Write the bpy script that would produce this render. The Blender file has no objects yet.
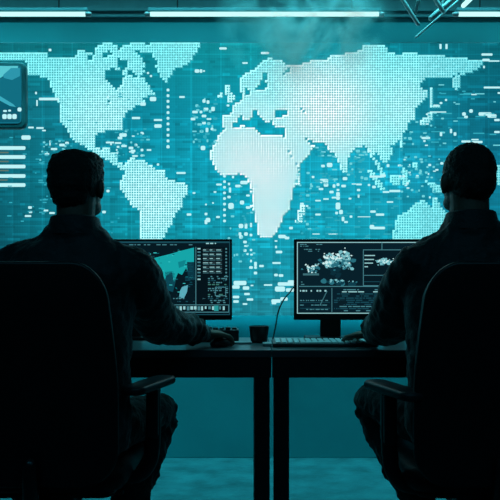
import bpy, bmesh, math, random
from mathutils import Vector, Matrix
R = math.radians
random.seed(11)
C = bpy.context.scene.collection
F, H, YH = 680.0, 0.966, 290.0          # focal length in px of a 500 px frame, eye height, horizon row

def P(x, y, Y):                          # the point at distance Y seen at (x, y)
    return Vector(((x - 250) * Y / F, Y, H - (y - YH) * Y / F))

def lin(c):
    return tuple((v/255/12.92 if v/255 <= .04045 else ((v/255+.055)/1.055)**2.4) for v in c)

# ------------------------------------------------------------------ materials
def mat(name, col, rough=.6, metal=0, noise=0, nscale=20, bump=0, bscale=60, sheen=0, spec=.5, coat=0):
    m = bpy.data.materials.new(name); m.use_nodes = True
    nt = m.node_tree; b = nt.nodes['Principled BSDF']
    b.inputs['Roughness'].default_value = rough
    b.inputs['Metallic'].default_value = metal
    b.inputs['Specular IOR Level'].default_value = spec
    if sheen:
        b.inputs['Sheen Weight'].default_value = sheen
        b.inputs['Sheen Roughness'].default_value = .4
    if coat: b.inputs['Coat Weight'].default_value = coat
    tc = nt.nodes.new('ShaderNodeTexCoord')
    n = nt.nodes.new('ShaderNodeTexNoise'); n.inputs['Scale'].default_value = nscale; n.inputs['Detail'].default_value = 5
    nt.links.new(tc.outputs['Object'], n.inputs['Vector'])
    r = nt.nodes.new('ShaderNodeValToRGB')
    lo = tuple(max(0, v*(1-noise)) for v in col); hi = tuple(min(1, v*(1+noise)) for v in col)
    r.color_ramp.elements[0].position = .3; r.color_ramp.elements[1].position = .7
    r.color_ramp.elements[0].color = (*lo, 1); r.color_ramp.elements[1].color = (*hi, 1)
    nt.links.new(n.outputs['Fac'], r.inputs['Fac']); nt.links.new(r.outputs['Color'], b.inputs['Base Color'])
    if bump:
        n2 = nt.nodes.new('ShaderNodeTexNoise'); n2.inputs['Scale'].default_value = bscale; n2.inputs['Detail'].default_value = 6
        nt.links.new(tc.outputs['Object'], n2.inputs['Vector'])
        bp = nt.nodes.new('ShaderNodeBump'); bp.inputs['Strength'].default_value = bump; bp.inputs['Distance'].default_value = .01
        nt.links.new(n2.outputs['Fac'], bp.inputs['Height']); nt.links.new(bp.outputs['Normal'], b.inputs['Normal'])
    return m

def emit(name, col, strength=1.0, noise=0, nscale=60):
    m = bpy.data.materials.new(name); m.use_nodes = True
    nt = m.node_tree; nt.nodes.remove(nt.nodes['Principled BSDF'])
    e = nt.nodes.new('ShaderNodeEmission'); e.inputs['Strength'].default_value = strength
    e.inputs['Color'].default_value = (*col, 1)
    if noise:
        tc = nt.nodes.new('ShaderNodeTexCoord'); n = nt.nodes.new('ShaderNodeTexNoise')
        n.inputs['Scale'].default_value = nscale; n.inputs['Detail'].default_value = 8; n.inputs['Roughness'].default_value = .7
        r = nt.nodes.new('ShaderNodeValToRGB')
        r.color_ramp.elements[0].position = .38; r.color_ramp.elements[1].position = .62
        r.color_ramp.elements[0].color = (*[v*(1-noise) for v in col], 1); r.color_ramp.elements[1].color = (*col, 1)
        nt.links.new(tc.outputs['Object'], n.inputs['Vector']); nt.links.new(n.outputs['Fac'], r.inputs['Fac'])
        nt.links.new(r.outputs['Color'], e.inputs['Color'])
    nt.links.new(e.outputs[0], nt.nodes['Material Output'].inputs['Surface'])
    return m

def emit_attr(name, strength=1.0, grid=False):       # a display that shows the picture stored in colour attribute 'pic'
    m = bpy.data.materials.new(name); m.use_nodes = True
    nt = m.node_tree; nt.nodes.remove(nt.nodes['Principled BSDF'])
    e = nt.nodes.new('ShaderNodeEmission'); e.inputs['Strength'].default_value = strength
    a = nt.nodes.new('ShaderNodeAttribute'); a.attribute_name = 'pic'
    out = a.outputs['Color']
    if grid:
        tc = nt.nodes.new('ShaderNodeTexCoord'); s = nt.nodes.new('ShaderNodeSeparateXYZ')
        nt.links.new(tc.outputs['Object'], s.inputs[0])
        def line(sock, pitch, wid):
            mm = nt.nodes.new('ShaderNodeMath'); mm.operation = 'DIVIDE'; mm.inputs[1].default_value = pitch
            nt.links.new(sock, mm.inputs[0])
            f = nt.nodes.new('ShaderNodeMath'); f.operation = 'FRACT'; nt.links.new(mm.outputs[0], f.inputs[0])
            l = nt.nodes.new('ShaderNodeMath'); l.operation = 'LESS_THAN'; l.inputs[1].default_value = wid
            nt.links.new(f.outputs[0], l.inputs[0]); return l.outputs[0]
        def mx(a_, b_, op='MAXIMUM'):
            q = nt.nodes.new('ShaderNodeMath'); q.operation = op
            nt.links.new(a_, q.inputs[0])
            if isinstance(b_, float): q.inputs[1].default_value = b_
            else: nt.links.new(b_, q.inputs[1])
            return q.outputs[0]
        big = mx(line(s.outputs['X'], .168, .045), line(s.outputs['Z'], .121, .06))
        fine = mx(line(s.outputs['X'], .01445, .25), line(s.outputs['Z'], .01445, .25))
        k = mx(mx(big, .28, 'MULTIPLY'), mx(fine, -.10, 'MULTIPLY'), 'ADD')
        k = mx(k, 1.20, 'ADD')
        v = nt.nodes.new('ShaderNodeVectorMath'); v.operation = 'SCALE'
        nt.links.new(out, v.inputs[0]); nt.links.new(k, v.inputs['Scale']); out = v.outputs[0]
    nt.links.new(out, e.inputs['Color'])
    nt.links.new(e.outputs[0], nt.nodes['Material Output'].inputs['Surface'])
    return m

M = dict(
    jacket=mat('dark_jacket_cloth', (.016, .024, .030), .62, sheen=.35, noise=.35, nscale=9, bump=.25, bscale=160, spec=.45),
    jacket2=mat('black_jacket_cloth', (.012, .019, .024), .62, sheen=.35, noise=.35, nscale=9, bump=.25, bscale=160, spec=.45),
    trousers=mat('dark_trouser_cloth', (.022, .027, .030), .7, sheen=.3, noise=.5, nscale=22, bump=.3, bscale=120, spec=.3),
    skin=mat('skin', (.20, .115, .085), .5, noise=.15, nscale=30, bump=.1, bscale=200),
    hair=mat('dark_hair', (.012, .010, .009), .55, noise=.5, nscale=150, bump=.6, bscale=300),
    boot=mat('black_leather', (.015, .015, .017), .35, noise=.2),
    eye=mat('eye_white', (.35, .33, .32), .2), iris=mat('iris', (.03, .02, .01), .2),
    chair=mat('black_chair_leather', (.008, .008, .012), .48, noise=.2, bump=.15, bscale=90, spec=.35),
    plastic=mat('black_plastic', (.010, .011, .014), .38, noise=.1),
    armpad=mat('soft_arm_pad', (.02, .024, .03), .4, noise=.1),
    metal=mat('dark_metal', (.06, .065, .07), .35, metal=.9, noise=.1),
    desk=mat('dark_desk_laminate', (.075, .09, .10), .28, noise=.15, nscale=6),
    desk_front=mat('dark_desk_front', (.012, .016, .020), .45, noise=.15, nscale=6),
    desk_side=mat('grey_desk_side', (.55, .55, .60), .45, noise=.05),
    case=mat('black_monitor_casing', (.006, .009, .010), .4, noise=.1),
    keys=mat('pale_keycap', (.75, .78, .80), .35, noise=.05),
    kcase=mat('keyboard_casing', (.03, .035, .04), .4, noise=.05),
    mug=mat('black_mug_glaze', (.008, .010, .012), .3, noise=.1),
    pad=mat('grey_plastic', (.35, .37, .38), .45, noise=.05),
    wallp=mat('teal_wall_paint', (.022, .34, .39), .75, noise=.10, nscale=2.5, bump=.05, bscale=40),
    wallside=mat('dark_wall_paint', (.03, .07, .08), .8, noise=.1, nscale=3),
    ceil=mat('dark_ceiling_paint', (.05, .11, .12), .8, noise=.1, nscale=3),
    trim=mat('teal_steel_beam', (.08, .24, .27), .5, noise=.08),
    truss=mat('grey_truss_aluminium', (.35, .50, .52), .4, metal=.3, noise=.1),
    frame=mat('teal_display_frame', (.03, .16, .18), .35, noise=.1),
)
def floor_mat():
    m = mat('glossy_concrete_floor', (.045, .22, .25), .40, noise=.35, nscale=7, bump=.5, bscale=26)
    return m
M['floor'] = floor_mat()
M['tube'] = emit('tube_light', lin((190, 255, 250)), 1.25)
M['dots'] = emit_attr('map_dots', 1.2); M['marks'] = emit_attr('read_out_marks', 1.0)
M['wallpic'] = emit_attr('video_wall_picture', 1.0, grid=True)
M['flatpic'] = emit_attr('monitor_picture', 1.0)

# ------------------------------------------------------------------ object helpers
def fin(bm, name, m, parent=None, smooth=True, loc=None, keep_local=False):
    """link bm (world coordinates) as one mesh; child vertices become local to the parent's empty"""
    bmesh.ops.recalc_face_normals(bm, faces=bm.faces[:])
    me = bpy.data.meshes.new(name); 
    off = Vector(loc) if loc is not None else Vector((0, 0, 0))
    root = parent
    acc = Vector((0, 0, 0))
    while root is not None:
        acc += root.location; root = root.parent
    if not keep_local:
        bmesh.ops.translate(bm, verts=bm.verts[:], vec=-(acc + off))
    bm.to_mesh(me); bm.free()
    if isinstance(m, (list, tuple)):
        for q in m: me.materials.append(q)
    else: me.materials.append(m)
    if smooth:
        me.shade_smooth()
        try: me.set_sharp_from_angle(angle=R(40))
        except Exception: pass
    o = bpy.data.objects.new(name, me); C.objects.link(o)
    o.parent = parent; o.location = off
    return o

def tag(o, label=None, cat=None, group=None, kind=None):
    if label: o['label'] = label
    if cat: o['category'] = cat
    if group: o['group'] = group
    if kind: o['kind'] = kind
    return o

def thing(name, label, cat, loc, group=None):
    o = bpy.data.objects.new(name, None); C.objects.link(o); o.empty_display_size = .1
    o.location = loc
    return tag(o, label, cat, group)

def nb(): return bmesh.new()

def loft(bm, rings, cap=True):
    vs = [[bm.verts.new(p) for p in r] for r in rings]
    n = len(vs[0])
    for a, b in zip(vs, vs[1:]):
        for i in range(n):
            bm.faces.new((a[i], a[(i+1) % n], b[(i+1) % n], b[i]))
    if cap:
        bm.faces.new(list(reversed(vs[0]))); bm.faces.new(vs[-1])

def basis(d, up=Vector((0, 0, 1))):
    d = d.normalized()
    if abs(d.dot(up)) > .97: up = Vector((0, 1, 0))
    s = d.cross(up).normalized(); u = s.cross(d).normalized()
    return s, u

def tube(bm, pts, rad, n=14, flat=1.0, ends=True, up=Vector((0, 0, 1))):
    """swept round tube with dome ends; flat squashes it along its up axis"""
    pts = [Vector(p) for p in pts]
    if not isinstance(rad, (list, tuple)): rad = [rad]*len(pts)
    dirs = []
    for i in range(len(pts)):
        a = pts[max(0, i-1)]; b = pts[min(len(pts)-1, i+1)]
        dirs.append((b-a).normalized())
    rings = []
    def ring(c, d, r):
        s, u = basis(d, up)
        return [c + s*math.cos(t)*r + u*math.sin(t)*r*flat for t in [2*math.pi*k/n for k in range(n)]]
    if ends:
        for a in (80, 55, 28):
            rings.append(ring(pts[0]-dirs[0]*rad[0]*math.sin(R(a)), dirs[0], rad[0]*math.cos(R(a))))
    for p, d, r in zip(pts, dirs, rad): rings.append(ring(p, d, r))
    if ends:
        for a in (28, 55, 80):
            rings.append(ring(pts[-1]+dirs[-1]*rad[-1]*math.sin(R(a)), dirs[-1], rad[-1]*math.cos(R(a))))
    loft(bm, rings)

def smoothpath(pts, rad, k=6):
    """Catmull-Rom through points and radii"""
    P_ = [Vector(p) for p in pts]; out = []; ro = []
    for i in range(len(P_)-1):
        p0 = P_[max(0, i-1)]; p1 = P_[i]; p2 = P_[i+1]; p3 = P_[min(len(P_)-1, i+2)]
        for j in range(k):
            t = j/k
            out.append(.5*((2*p1)+(p2-p0)*t+(2*p0-5*p1+4*p2-p3)*t*t+(3*p1-p0-3*p2+p3)*t**3))
            ro.append(rad[i]*(1-t)+rad[i+1]*t)
    out.append(P_[-1]); ro.append(rad[-1])
    return out, ro

def ellipsoid(bm, c, r, rot=None, seg=24, rings=16):
    mt = Matrix.Translation(Vector(c)) @ (rot.to_4x4() if rot else Matrix.Identity(4)) @ Matrix.Diagonal((*r, 1))
    bmesh.ops.create_uvsphere(bm, u_segments=seg, v_segments=rings, radius=1, matrix=mt)

def rslab(bm, mt, w, h, d, r=.01, bev=.003, n=6):
    """rounded rectangle w x h in the local xy plane, d thick along local z, bevelled rims"""
    r = min(r, w/2-1e-4, h/2-1e-4); bev = min(bev, d/2.01)
    def out(ins, z):
        pts = []
        ww, hh, rr = w/2-ins, h/2-ins, max(r-ins, .0004)
        for cx, cy, a0 in ((ww-rr, hh-rr, 0), (-ww+rr, hh-rr, 90), (-ww+rr, -hh+rr, 180), (ww-rr, -hh+rr, 270)):
            for k in range(n+1):
                a = R(a0+90*k/n); pts.append(mt @ Vector((cx+rr*math.cos(a), cy+rr*math.sin(a), z)))
        return pts
    rings = [out(bev, -d/2)]
    for a in (30, 60, 90): rings.append(out(bev*(1-math.sin(R(a))), -d/2+bev*(1-math.cos(R(a)))))
    for a in (90, 60, 30): rings.append(out(bev*(1-math.sin(R(a))), d/2-bev*(1-math.cos(R(a)))))
    rings.append(out(bev, d/2))
    loft(bm, rings)

def T(x, y, z): return Matrix.Translation((x, y, z))
FACE = Matrix.Rotation(R(90), 4, 'X')         # local xy plane stands up facing the camera side (-Y is local +z)

def box(bm, x0, x1, y0, y1, z0, z1, bev=.003):
    rslab(bm, T((x0+x1)/2, (y0+y1)/2, (z0+z1)/2), x1-x0, y1-y0, z1-z0, max(bev, .0012), bev, 2)

def remesh(bm, voxel, smooth_it=4, disp=None):
    """union of closed shapes in bm -> one continuous surface (new bmesh)"""
    bmesh.ops.recalc_face_normals(bm, faces=bm.faces[:])
    me = bpy.data.meshes.new('t'); bm.to_mesh(me); bm.free()
    o = bpy.data.objects.new('t', me); C.objects.link(o)
    r = o.modifiers.new('r', 'REMESH'); r.mode = 'VOXEL'; r.voxel_size = voxel
    s = o.modifiers.new('s', 'SMOOTH'); s.iterations = smooth_it; s.factor = .5
    for (kind, size, strength) in (disp or []):
        tx = bpy.data.textures.new('wr', kind)
        tx.noise_scale = size
        if kind == 'CLOUDS': tx.noise_depth = 2
        d = o.modifiers.new('d', 'DISPLACE'); d.texture = tx; d.texture_coords = 'LOCAL'; d.strength = strength; d.mid_level = .5
    dg = bpy.context.evaluated_depsgraph_get(); dg.update()
    ev = o.evaluated_get(dg); me2 = bpy.data.meshes.new_from_object(ev)
    b = bmesh.new(); b.from_mesh(me2)
    bpy.data.objects.remove(o); bpy.data.meshes.remove(me); bpy.data.meshes.remove(me2)
    return b

# ------------------------------------------------------------------ the room
WY = 3.91
def struct(name, bm, m):
    o = fin(bm, name, m, None, smooth=False); o['kind'] = 'structure'; return o
b = nb(); box(b, -3.2, 3.2, -1.6, 4.1, -.1, 0); struct('floor', b, M['floor'])
b = nb(); box(b, -3.2, 3.2, WY, WY+.12, 0, 3.2); struct('wall_back', b, M['wallp'])
b = nb(); box(b, -3.3, -3.18, -1.6, WY, 0, 3.2); struct('wall_left', b, M['wallside'])
b = nb(); box(b, 3.18, 3.3, -1.6, WY, 0, 3.2); struct('wall_right', b, M['wallside'])
b = nb(); box(b, -3.2, 3.2, -1.72, -1.6, 0, 3.2); struct('wall_front', b, M['wallside'])
b = nb(); box(b, -3.2, 3.2, -1.6, 4.1, 3.2, 3.3); struct('ceiling', b, M['ceil'])
# steel beam across the wall top, its underside line just in frame
zb = P(0, 11, 3.80).z
b = nb(); box(b, -3.1, 3.1, 3.885, 3.90, zb, zb+.16, .004); box(b, -3.1, 3.1, 3.87, 3.90, zb+.03, zb+.045, .002); struct('trim_1', b, M['trim'])

# ------------------------------------------------------------------ the video wall
SY = 3.84
def inside(x, y, poly):
    c = False; n = len(poly)
    for i in range(n):
        x1, y1 = poly[i]; x2, y2 = poly[(i+1) % n]
        if (y1 > y) != (y2 > y) and x < (x2-x1)*(y-y1)/(y2-y1)+x1: c = not c
    return c
CTRL = {45: [(12,105,115),(12,120,130),(15,135,145),(12,125,140),(8,95,108)],
        110: [(15,105,120),(12,125,145),(12,145,165),(20,140,160),(8,92,112)],
        175: [(10,95,110),(14,135,155),(15,155,178),(22,155,180),(12,110,135)],
        240: [(10,88,103),(12,125,140),(18,145,165),(18,145,165),(12,110,130)],
        305: [(8,72,87),(14,106,122),(26,128,145),(22,122,140),(10,80,95)]}
ROWS = [45, 110, 175, 240, 305]
def bgcol(x, y):
    y = min(max(y, 45), 304.9); x = min(max(x, 0), 499.9)
    i = max(k for k in range(4) if ROWS[k] <= y); v = (y-ROWS[i])/65
    j = int(x//125); u = (x-j*125)/125
    o = []
    for k in range(3):
        a = CTRL[ROWS[i]][j][k]*(1-u)+CTRL[ROWS[i]][j+1][k]*u
        c = CTRL[ROWS[i+1]][j][k]*(1-u)+CTRL[ROWS[i+1]][j+1][k]*u
        o.append(a*(1-v)+c*v)
    return o
vw = thing('video_wall', 'huge teal video wall behind the desks showing a dotted world map', 'video wall', (0, SY, P(0, 312, SY).z))
zt, zbm = P(0, 42, SY).z, P(0, 312, SY).z
b = nb(); box(b, -2.3, 2.3, SY+.004, WY, zbm, zt, .004); fin(b, 'cabinet', M['frame'], vw, smooth=False)
# the picture: one face per display pixel
b = nb(); pitch = 2.5; lay = b.loops.layers.float_color.new('pic')
xs = [-150+pitch*k for k in range(int(800/pitch)+1)]; ys = [43+pitch*k for k in range(int(272/pitch)+2)]
grid = [[b.verts.new(P(x, y, SY)) for x in xs] for y in ys]
rr = random.Random(5)
streak = {}
for iy in range(len(ys)-1):
    run = 0; val = 1.0; 
    for ix in range(len(xs)-1):
        if run <= 0:
            run = rr.randint(1, 9); dense = .35 if ys[iy] > 120 else .18
            val = 1.0 + (rr.choice([.05, .10, .16, -.06, -.10]) if rr.random() < dense else rr.uniform(-.02, .02))
        run -= 1
        c = bgcol(xs[ix], ys[iy])
        # tall faint columns, brighter in the lower half
        col = ((ix*7919) % 13)/13.0
        w = 1 + (.10*(col-.5))*(1 if ys[iy] > 120 else .5)
        fade = 1.0
        if ys[iy] > 300: fade = 1-(ys[iy]-300)/150
        c = lin([min(255, max(0, q*val*w*fade)) for q in c])
        f = b.faces.new((grid[iy][ix], grid[iy][ix+1], grid[iy+1][ix+1], grid[iy+1][ix]))
        for l in f.loops: l[lay] = (*c, 1)
fin(b, 'screen', M['wallpic'], vw, smooth=False)

# dotted continents
def dotcol(x, y):
    w = 0
    for cx, cy, r in ((325, 112, 60), (255, 170, 85), (105, 120, 55), (400, 110, 45), (150, 200, 60), (270, 225, 50)):
        k = {325: 1.0, 255: .95, 105: .45, 400: .45, 150: .55, 270: .9}[cx]
        w = max(w, k*math.exp(-((x-cx)**2+(y-cy)**2)/(r*r)))
    w = min(1, w)
    a = (128, 235, 238); c = (246, 255, 255)
    if x > 420: a = (125, 222, 228)
    k = rr.uniform(-.06, .06)
    return lin([min(255, (a[i]*(1-w)+c[i]*w)*(1+k)) for i in range(3)])
def quad(b, lay, x, y, w, h, c, Y, r=0):
    pts = [(x-w/2, y-h/2), (x+w/2, y-h/2), (x+w/2, y+h/2), (x-w/2, y+h/2)]
    if r:
        r = min(r, w/2-.01, h/2-.01); pts = []
        for cx, cy, a0 in ((x+w/2-r, y+h/2-r, 0), (x-w/2+r, y+h/2-r, 90), (x-w/2+r, y-h/2+r, 180), (x+w/2-r, y-h/2+r, 270)):
            for k in range(4):
                a = R(a0+30*k); pts.append((cx+r*math.cos(a), cy+r*math.sin(a)))
    f = b.faces.new([b.verts.new(P(px, py, Y)) for px, py in pts])
    for l in f.loops: l[lay] = (*c, 1)
DP, DS = 2.5, 1.58
def continent(name, label, polys, holes=()):
    b = nb(); lay = b.loops.layers.float_color.new('pic')
    X0 = min(p[0] for q in polys for p in q); X1 = max(p[0] for q in polys for p in q)
    Y0 = min(p[1] for q in polys for p in q); Y1 = max(p[1] for q in polys for p in q)
    under = []
    for iy in range(int(Y0/DP)-1, int(Y1/DP)+2):
        for ix in range(int(X0/DP)-1, int(X1/DP)+2):
            x, y = (ix+.5)*DP, (iy+.5)*DP
            if any(inside(x, y, q) for q in polys) and not any(inside(x, y, q) for q in holes):
                c = dotcol(x, y)
                quad(b, lay, x, y, DP, DP, c, SY-.0015)
                ds = DS+.07*min(1, max(0, (c[0]-.4)/.5))
                quad(b, lay, x+DP/2, y+DP/2, ds, ds, tuple(w*.9 for v, w in zip(c, lin((56, 168, 182)))), SY-.003)
    o = fin(b, name, M['dots'], vw, smooth=False); o['label'] = label
NA = [(-60,50),(0,52),(46,53),(48,57),(76,57),(77,49),(83,49),(88,53),(95,54),(96,47),(104,43),(116,44),(118,50),(127,44),(146,42),(146,45),(136,48),(140,54),(143,60),(146,66),(142,69),(146,72),(139,76),(145,79),(148,85),(152,90),(154,94),(146,97),(142,99),(147,103),(140,106),(137,104),(132,109),(127,112),(124,118),(122,124),(121,131),(116,130),(98,132),(94,138),(95,146),(101,150),(108,146),(110,152),(117,152),(117,160),(122,164),(120,167),(113,164),(106,159),(98,155),(84,146),(72,139),(66,128),(60,120),(60,106),(57,98),(52,90),(48,78),(38,76),(28,76),(26,61),(0,60),(-60,60)]
continent('continent', 'dotted North America', [NA], [
    [(104,71),(112,68),(120,71),(124,76),(123,83),(119,87),(116,91),(111,85),(105,80)],
    [(117,58),(128,60),(126,68),(121,72),(117,66)],
    [(126,70),(133,71),(138,77),(134,78),(128,74)], [(107,100),(111,98),(111,101),(108,104)],
    [(133,50),(138,55),(142,56),(138,50)], [(88,56),(92,54),(93,59),(89,60)], [(101,54),(110,50),(112,54),(104,59)]])
continent('continent', 'dotted Greenland', [[(137,47),(150,45),(152,42),(200,42),(198,50),(194,54),(190,62),(182,66),(173,70),(170,77),(166,82),(160,75),(156,66),(157,60),(150,52),(140,53)]])
continent('continent', 'dotted South America', [[(121,166),(131,158),(145,161),(150,165),(156,169),(165,169),(166,178),(175,181),(186,184),(188,190),(187,194),(183,198),(182,207),(178,211),(174,216),(173,222),(168,229),(164,237),(158,248),(150,262),(142,270),(139,250),(139,210),(132,205),(127,198),(121,189),(121,180),(125,172),(120,168)]])
continent('continent', 'dotted Africa', [[(217,137),(225,130),(232,127),(243,126),(252,127),(260,134),(270,135),(283,134),(284,140),(288,150),(292,158),(297,165),(301,166),(300,178),(299,184),(296,186),(292,190),(291,204),(290,210),(284,215),(281,222),(277,232),(272,237),(260,238),(257,228),(255,216),(251,208),(252,200),(251,190),(248,180),(245,176),(240,173),(232,176),(222,176),(215,168),(210,158),(210,152),(214,145)],
    [(303,204),(306,208),(301,222),(296,222),(297,211)]])
EU = [(241,79),(247,73),(254,69),(262,61),(270,58),(280,60),(288,66),(295,64),(300,65),(312,60),(327,60),(330,55),(345,54),(360,51),(363,46),(375,44),(384,46),(389,50),(384,53),(400,54),(406,53),(440,55),(450,57),(480,60),(484,63),(478,68),(470,72),(462,75),(458,73),(450,77),(425,78),(420,84),(421,88),(427,90),(427,97),(423,101),(416,108),(414,120),(409,121),(407,129),(402,136),(397,142),(391,146),(392,152),(388,162),(382,161),(376,152),(372,158),(369,152),(364,146),(358,147),(353,150),(348,158),(348,170),(345,174),(340,168),(338,160),(335,154),(328,150),(325,143),(317,141),(312,150),(306,158),(299,166),(295,161),(288,149),(284,138),(284,128),(272,134),(262,120),(240,126),(228,131),(223,127),(222,116),(233,113),(232,107),(237,103),(244,98),(241,92)]
continent('continent', 'dotted Europe and Asia', [EU], [
    [(262,72),(267,72),(266,82),(269,84),(264,90),(255,91),(256,87),(261,82)], [(245,88),(248,86),(250,94),(245,97)],
    [(231,125),(238,121),(240,114),(243,115),(244,120),(253,118),(252,109),(256,110),(262,119),(268,123),(271,120),(273,126),(283,128),(284,134),(262,136),(254,129),(245,125),(236,128)],
    [(275,112),(279,109),(287,110),(288,114),(280,117),(275,116)], [(301,107),(304,109),(304,113),(301,111)],
    [(282,73),(290,67),(291,70),(284,74)], [(400,111),(405,113),(405,118),(401,116)],
    [(303,137),(311,141),(316,144),(312,146),(306,141)]])
continent('continent', 'dotted Australia', [[(392,244),(395,222),(397,217),(402,214),(408,211),(413,205),(421,200),(428,203),(432,207),(434,197),(438,198),(440,207),(450,214),(475,222),(478,250),(395,250)]])
continent('island_group', 'dotted islands around Asia', [
    [(452,78),(458,74),(461,76),(460,86),(455,92),(452,84)], [(429,88),(432,88),(433,104),(440,104),(440,107),(431,108)],
    [(431,111),(432,120),(424,125),(419,124),(420,120),(426,117)], [(368,171),(372,171),(385,188),(383,191),(376,184)],
    [(373,158),(376,159),(386,176),(383,178)], [(390,176),(397,174),(402,178),(400,185),(392,186)],
    [(402,168),(408,170),(409,182),(404,188)], [(426,181),(433,182),(443,188),(443,194),(434,192)],
    [(400,104),(404,110),(403,150),(399,145)], [(411,162),(418,163),(417,169),(412,168)], [(495,165),(500,165),(500,186),(496,182)]])
continent('island_group', 'dotted islands off north-west Europe', [
    [(224,85),(229,85),(229,93),(234,94),(234,101),(228,102),(227,95),(224,92)], [(218,95),(223,92),(223,97),(219,98)]])

# bright read-out marks on the wall picture
b = nb(); lay = b.loops.layers.float_color.new('pic'); MK = SY-.004
W1, W2, W3 = lin((190, 246, 250)), lin((110, 212, 222)), lin((50, 172, 190))
def mk(x, y, w, h, c=W1, r=None): quad(b, lay, x, y, w*.92, h*.86, c, MK, min(w, h)*.28 if r is None else r)
for i in range(11): mk(168, 90+5.65*i, 3, 3.2)
mk(168, 141, 3, 3); mk(168, 147, 3.5, 3)
for i in range(10): mk(224.5, 172+5.6*i-1.5, 3, 3)
for y in (148, 157, 166.5, 176, 185): mk(8, y, 38, 4.2)
for y in (152.5, 161.5, 170.5, 180): mk(3, y, 10+(y % 3), 1.6, lin((95, 118, 108)))
for q in [(49,99,22,3),(37,103,1.6,7),(36,93,2,3),(50,50,3,3),(31,127.5,6,2),(40,128,8,2),(44,130.5,4,1.8),(26,137.5,10,5),(30,207.5,4,3),(30.5,212,3.5,2.5),(28,216,7,2.2),(46,210.5,5,2),(52,213,6,2.2),
          (50,143,1.4,6),(47,154,5,2),(54,149,7,2.4),(62,145,6,3),(67,143,4,3),(24,122,2,2),(8,122,10,2.4),
          (136,118,9,2.6),(182,97,6,2.2),(158,120,9,2.2),(158,126,8,4),(143,104,6,4),(153,99,7,5),(148,73,2.4,2.4),(151,76,2.4,2.4),(108,97,2,3),
          (123,135,8,4),(120,138,5,3),(110,142.5,9,2),(118,143,7,2),(124,146,6,2.4),(131,148,5,3),(133,151,5,3),(136,145,3,3),(142,150,3,3),(149,150,5,2),(135,156,6,2),(142,155.5,3,2.4),(158,164.5,2.6,2.6),(181,173,10,2.2),(189,214.5,5,2.6),(108,191,3.4,3),(104,212,4,3),(194,193,3,2),
          (223,48.4,8,2.6),(265,53,9,2.6),(245,63,6,2),(201,71,3,4),(204,71,2,2),(195,112,6,3),(193,119,5,3),(197,71,5,4),
          (204,101,3.4,4),(208,102,3,4),(213,109,4,5),(206,109,5,3),(204,116,5,3),(209,119,5,2),(204,123,4,3),(207,130,3,5),(212,129,3,3),(228,105.5,3,2.4),(201,112,3,3),
          (203,148,5,5),(219,184.5,6,2.2),(229,184,2.4,3),(230,190,2.4,6),(229,197,3.6,3),(238,186,6,3),(244,182.5,8,4),(233,177,2.4,3),(248,195.5,4,2.4),(231,206,6,7),(242,202.5,4.6,4.6),(248,207.5,4.6,3),(218,217,4,2.4),(206,214,3,3),(208,220,5,5),(206,222,3,5),(215,192,3,2),(206,204.5,2,2),(213,203,2,2),
          (241,226,5,5),(246,226,3,6),(251,225,2.2,5),(240,234,3,4),(246,234,4,4),(251,235,3,3),(282,236.5,8,4),(287,238,5,3),(291,228,4,3),
          (241,237,4,4),(245,242,4,3),(246,246,4,2),(245,250.5,3.4,3),(251,250,2.6,2.4),(247.5,254,2.4,2.4),(251.5,254.6,2.6,2),
          (251,261,2,3),(255.5,264,3,5),(251,267.5,4,3),(255.5,267.5,3,3),(261.5,266,5,2.6),(255.5,273,3.6,3.2),
          (283,237,8,2.6),(276,241,3,1.8),(276,247,2,3),(279,252,7,3),(276.5,263,9,2.2),(276,275,4,3),(281,275.5,5,3),
          (240,283,14,5),(246,288,7,4),(236,287,8,4),(236,297,7,3),(247,294,6,2.6),(250,299.5,7,2.6),(236,301.5,6,3),(245,304,5,2),(252,285.5,3,1.6),
          (268,285,9,1.8),(286,284,18,4),(280,289,11,6),(290,290,9,4),(276,301,10,4),(284,299,8,4),(291,282,7,4),(274,303,5,3)]: mk(*q)
for q in [(440.5,46.5,2.4,6),(446.5,46.5,2.4,6),(487,54.5,12,2.6),(486,60,8,3),(494,61,12,1.6),(484,67,2,3),(492,87.5,18,2.2),(499,93,3,2),(474,94.5,6,1.4),(446,100,2.4,2.4),(441,103,3,2.4),(436,105.6,6,2.4),
          (464,114,4,4),(466,117,4,3),(471,111,4,4),(485,114,14,4),(492,116,10,4),(497,120,6,2.6),(438,112,18,1.4),(497,132,6,2.4),(441,134,2.6,5),(451,131,2.4,5),(455,134,3,4),(426,138,9,2.6),(466,141.5,10,2.4),(477,142,12,2.6),(475,139.6,8,1.6),
          (370,151,3,3),(329.6,165,6,5),(323,166,4,3),(324,181,9,5),(326,185,5,4),(334,186,3,4),(321,189,5,2.4),(331.5,192,4.6,3),(326,199,6,1.8),(318,200.6,6,1.8),(334,197.6,5,2),(345,178.6,5,3.6),(338,184.6,3.2,3.2),(343.6,186,5,3),(338,190,3,2.6),(338,196,4,9),(338,206,5,8),(341,212,4,5),(336.6,213,3,3),(343,219,3,5),(346,222,4,2.4),(350,198.6,3,2),(359,184.4,6,2),(358.6,190,3.6,2.6),(358.6,196,2,4),(354,184,5,1.2),(351,216.6,3,2.6),(364,216.8,14,1),(318,214.5,6,2.2),(373,211.6,6,2.6),(380,214.6,9,2.6),(372,227,5,5),(379,228,13,3),(390,202,7,1.8),(369,185,2.6,2.4),(374,187,4,3),(376,176.6,14,2.4),(383,175.6,6,3),(388,165.6,3,3.4),(386,192,7,2),(393,191,8,2.6),(398,191,5,2.6),(302,204,4,3),(307,206,3,2),
          (316,234,8,1.2),(333,234,10,1.2),(342,242,6,1.2),(313,177,3,2.6)]: mk(*q)
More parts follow.
